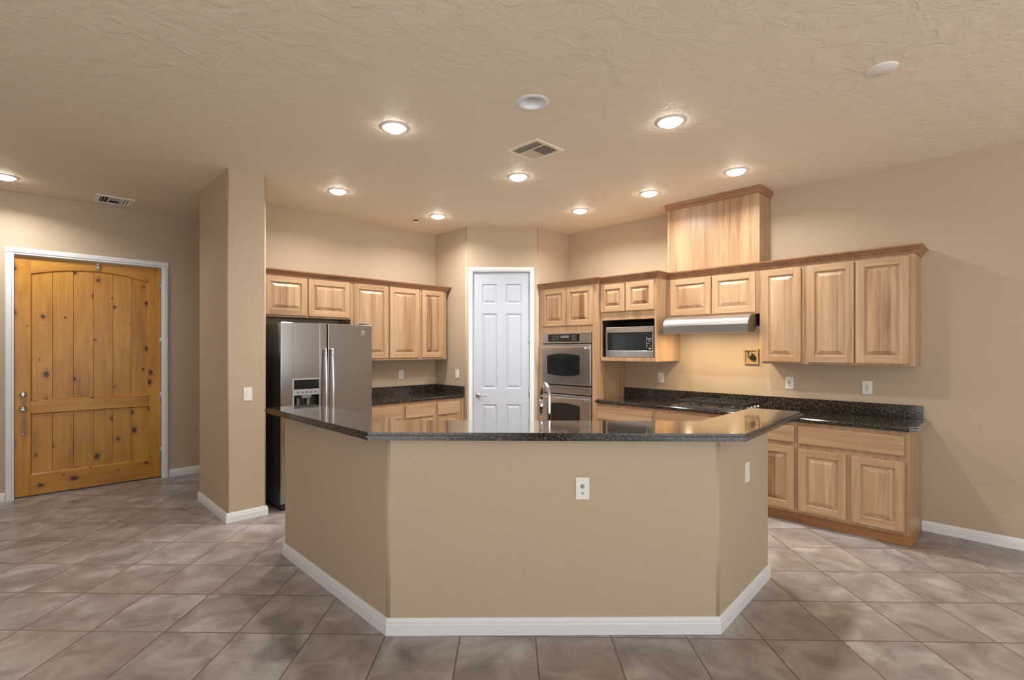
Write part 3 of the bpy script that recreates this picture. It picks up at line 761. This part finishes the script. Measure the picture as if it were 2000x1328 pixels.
# ------------------------------------------------------------------ outlets, switches
def plate(name, loc, rz, label, cat, kind, group=None, w_=.072, h_=.116):
    o = empty(name, loc, rz, label=label, cat=cat, group=group)
    B(-w_/2, w_/2, -.006, 0, -h_/2, h_/2, .003).build('cover_plate', M['plastic'], o)
    if kind == 'rocker':
        B(-.017, .017, -.009, -.005, -.034, .034, .002).build('rocker', M['plastic'], o)
    elif kind == 'outlet':
        for z in (-.02, .02):
            r_ = MB(); r_.box(-.017, .017, -.008, -.005, z-.014, z+.014, .003); ro_ = r_.build('receptacle', M['plastic'], o)
            s_ = MB(); s_.box(-.008, -.0055, -.0086, -.0078, z-.004, z+.006); s_.box(.0055, .008, -.0086, -.0078, z-.004, z+.006); s_.cyl((0, -.0082, z-.009), .0028, .001, 'y', seg=8); s_.build('slots', M['slot'], ro_)
    elif kind == 'gfci':
        r_ = MB(); r_.box(-.018, .018, -.009, -.005, -.036, .036, .002); ro_ = r_.build('receptacle', M['plastic'], o)
        s_ = MB()
        for z in (-.022, .022):
            s_.box(-.008, -.005, -.0096, -.0088, z-.005, z+.006); s_.box(.005, .008, -.0096, -.0088, z-.005, z+.006); s_.cyl((0, -.0092, z-.010), .003, .001, 'y', seg=8)
        s_.box(-.012, .012, -.0100, -.0088, -.005, -.001); s_.box(-.012, .012, -.0100, -.0088, .002, .006)
        s_.build('slots', M['slot'], ro_)
    elif kind == 'jack':
        m_ = MB(); m_.lathe((0, -.005, .012), [(0, .008), (.006, .008), (.006, .004), (.011, .003), (.012, 0)], 'y', seg=16); m_.build('coax_jack', M['gray'], o)
        B(-.008, .008, -.0068, -.0055, -.032, -.018, .001).build('phone_jack', M['gray'], o)
    return o
plate('wall_outlet', (3.56, YL, 1.166), RL, 'white duplex outlet on wall under the left wall cabinets', 'outlet', 'outlet')
plate('wall_switch', (4.11, 5.085, 1.17), RR, 'white light switch on the pantry wall above the left counter end', 'switch', 'rocker')
plate('wall_outlet', (XR, 2.915, 1.161), RR, 'white outlet in shadow under the microwave cabinet', 'outlet', 'rocker')
plate('wall_outlet', (XR, 1.569, 1.167), RR, 'white outlet under the single-door cabinet right of the hood', 'outlet', 'gfci')
plate('wall_outlet', (XR, .952, 1.157), RR, 'white outlet under the right-hand end wall cabinet', 'outlet', 'gfci')
plate('wall_switch', (1.455, CY0, 1.097), RL, 'white rocker light switch on the tan column', 'switch', 'rocker')
d_ = (Vector(O[2])-Vector(O[1])).normalized(); ang = math.atan2(d_.y, d_.x)
pt = Vector(O[1]) + d_*((Vector((2.135, 1.60))-Vector(O[1])).dot(d_))
plate('jack_plate', (pt.x, pt.y, .764), ang, 'white cover plate with round jack on the island front', 'outlet', 'jack')
d3 = (Vector(O[3])-Vector(O[2])).normalized(); ang3 = math.atan2(d3.y, d3.x)
pt = Vector(O[2]) + d3*(.455)
plate('blank_plate', (pt.x, pt.y, .768), ang3, 'plain white plate on the right side face of the island', 'cover plate', 'plain')

# gas valve box right of the hood
vb = empty('valve_box', (XR, 1.915, 1.417), RR, label='tan wall box with black round valve knob below the hood', cat='valve box')
mb = MB()
for a, b_, c_, e_ in ((-.07, -.055, -.075, .075), (.055, .07, -.075, .075), (-.055, .055, .06, .075), (-.055, .055, -.075, -.06)): mb.box(a, b_, -.028, 0, c_, e_, .002)
mb.build('frame', M['brass'], vb)
B(-.055, .055, -.004, 0, -.06, .06).build('back_plate', M['brass'], vb)
mb = MB(); mb.cyl((.016, -.022, -.012), .028, .022, 'y', seg=20, bev=.004); mb.build('knob', M['black'], vb)
mb = MB(); mb.tube([(-.03, -.012, .05), (-.034, -.016, .02), (-.03, -.018, -.005), (-.005, -.018, -.008)], .007, 8); mb.tube([(0, -.016, .03), (.02, -.02, .028), (.022, -.018, .012)], .007, 8); mb.build('valve_pipe', M['steeld'], vb)

# ------------------------------------------------------------------ ceiling fixtures
def ceiling_light():
    o = empty('ceiling_light', (0, 0, H), cat='ceiling light', group='recessed ceiling lights')
    mb = MB(); mb.lathe((0, 0, 0), [(.070, -.002), (.074, -.009), (.090, -.006), (.094, 0), (.07, 0), (.070, -.002)], seg=36); mb.build('trim_ring', M['trim'], o)
    mb = MB(); mb.lathe((0, 0, 0), [(.0705, -.003), (.068, -.014), (.050, -.025), (0, -.030)], seg=36); mb.build('lens', M['lens'], o)
    l = bpy.data.lights.new('downlight', 'AREA'); l.shape = 'DISK'; l.size = .13; l.energy = LAMP_W; l.color = LAMP_C; l.spread = math.radians(152)
    lo = bpy.data.objects.new('downlight', l); col.objects.link(lo); lo.parent = o; lo.location = (0, 0, -.036)
    return o
L0 = None
spots = [((1.899, 3.05), 'lit ceiling light left of the ceiling vent, above the bar'), ((3.211, 1.668), 'lit ceiling light right of the vent, above the right bar wing'),
         ((2.264, 4.661), 'lit ceiling light in front of the refrigerator'), ((3.251, 3.152), 'lit ceiling light just beyond the square ceiling vent'),
         ((3.538, 4.74), 'lit ceiling light near the pantry, left of its door'), ((4.552, 3.445), 'lit ceiling light near the pantry, right of its door'),
         ((4.541, 2.583), 'lit ceiling light in front of the microwave cabinet'), ((4.525, 1.74), 'lit ceiling light in front of the tall hood cover'),
         ((-.099, 6.342), 'lit ceiling light above the entry door, cut by the left edge'),
         ((.3, -2.2), None)]  # last one is an unseen lamp, added as fill behind the camera
for (x, y), lab in spots:
    o = ceiling_light() if L0 is None else dup(L0)
    L0 = L0 or o; o.location = (x, y, H)
    o['label'] = lab or 'added unseen recessed fill light in the ceiling behind the camera'
cn = empty('unlit_can_light', (*CAN, H), label='unlit white recessed can light above the middle of the bar', cat='ceiling light')
mb = MB(); mb.lathe((0, 0, 0), [(.072, .0), (.074, -.008), (.098, -.005), (.104, 0)], seg=40); mb.build('trim_ring', M['trim'], cn)
mb = MB(); mb.lathe((0, 0, 0), [(.074, -.006), (.066, .02), (.060, .05), (.055, .06), (0, .062)], seg=40); mb.build('reflector', M['can'], cn)
bp = empty('blank_cover', (3.454, .544, H), label='round blank cover plate on the right part of the ceiling', cat='ceiling plate')
mb = MB(); mb.lathe((0, 0, 0), [(0, -.007), (.070, -.007), (.075, -.003), (.075, 0)], seg=36); mb.build('disc', M['plastic'], bp)
sp_ = empty('sprinkler_cover', (3.472, 5.094, H), label='small round sprinkler cap on the ceiling near the pantry', cat='sprinkler')
mb = MB(); mb.lathe((0, 0, 0), [(0, -.024), (.036, -.024), (.040, -.021), (.040, -.016), (0, -.016)], seg=24); mb.build('cap', M['plastic'], sp_)
mb = MB(); mb.cyl((0, 0, -.008), .028, .016); mb.build('collar', M['ventdark'], sp_)

# kitchen register: square three-way vent
kv = empty('ceiling_vent', (2.907, 2.637, H), PI/2, label='square cream air vent in the ceiling above the island', cat='vent')
h_ = .158
mb = MB()
for a, b_, c_, d2 in ((-h_, h_, -h_, -h_+.032), (-h_, h_, h_-.032, h_), (-h_, -h_+.032, -h_+.032, h_-.032), (h_-.032, h_, -h_+.032, h_-.032)): mb.box(a, b_, c_, d2, -.009, 0, .002)
mb.box(-h_+.032, h_-.032, .036, .044, -.012, -.002)
mb.build('frame', M['vent'], kv)
B(-h_+.03, h_-.03, -h_+.03, h_-.03, -.0015, -.0005).build('duct_dark_plate', M['ventdark'], kv)  # dark plate painted in for the shaded duct, no hole behind it
def slat(parent, x0, x1, y0_, y1_, ang, mat, axis='x', hw_=.008):
    mb = MB(); 
    if axis == 'x': mb.box(0, x1-x0, -hw_, hw_, -.0006, .0006)
    else: mb.box(-hw_, hw_, 0, y1_-y0_, -.0006, .0006)
    s_ = mb.build('louvre', mat, parent, (x0, y0_, -.008) if axis == 'x' else (x0, y0_, -.008))
    s_.rotation_euler = (ang, 0, 0) if axis == 'x' else (0, ang, 0)
for i in range(4): slat(kv, -.124, .124, .056+i*.020, 0, -.9, M['vent'], 'x')
for i in range(7): slat(kv, -.112+i*.018, 0, -.124, .030, -.75, M['vent'], 'y')
for i in range(7): slat(kv, .012+i*.018, 0, -.124, .030, .15, M['vent'], 'y', .0048)
# entry register
ev = empty('ceiling_vent', (.715, 6.572, H), 0, label='white rectangular air vent in the ceiling before the entry door', cat='vent')
hx, hy = .160, .160
mb = MB()
for a, b_, c_, d2 in ((-hx, hx, -hy, -hy+.035), (-hx, hx, hy-.035, hy), (-hx, -hx+.04, -hy+.035, hy-.035), (hx-.04, hx, -hy+.035, hy-.035), (-.048, -.040, -hy+.035, hy-.035), (.048, .056, -hy+.035, hy-.035)): mb.box(a, b_, c_, d2, -.009, 0, .002)
mb.build('frame', M['ventw'], ev)
B(-hx+.03, hx-.03, -hy+.03, hy-.03, -.0015, -.0005).build('duct_dark_plate', M['ventdark'], ev)  # same dark backing in place of a shaded duct
for i in range(3): slat(ev, -.108+i*.026, 0, -.122, .122, -.9, M['ventw'], 'y')
for i in range(3): slat(ev, .068+i*.026, 0, -.122, .122, .6, M['ventw'], 'y')
for i in range(5): slat(ev, -.038, .046, -.112+i*.024, 0, .7, M['ventw'], 'x')
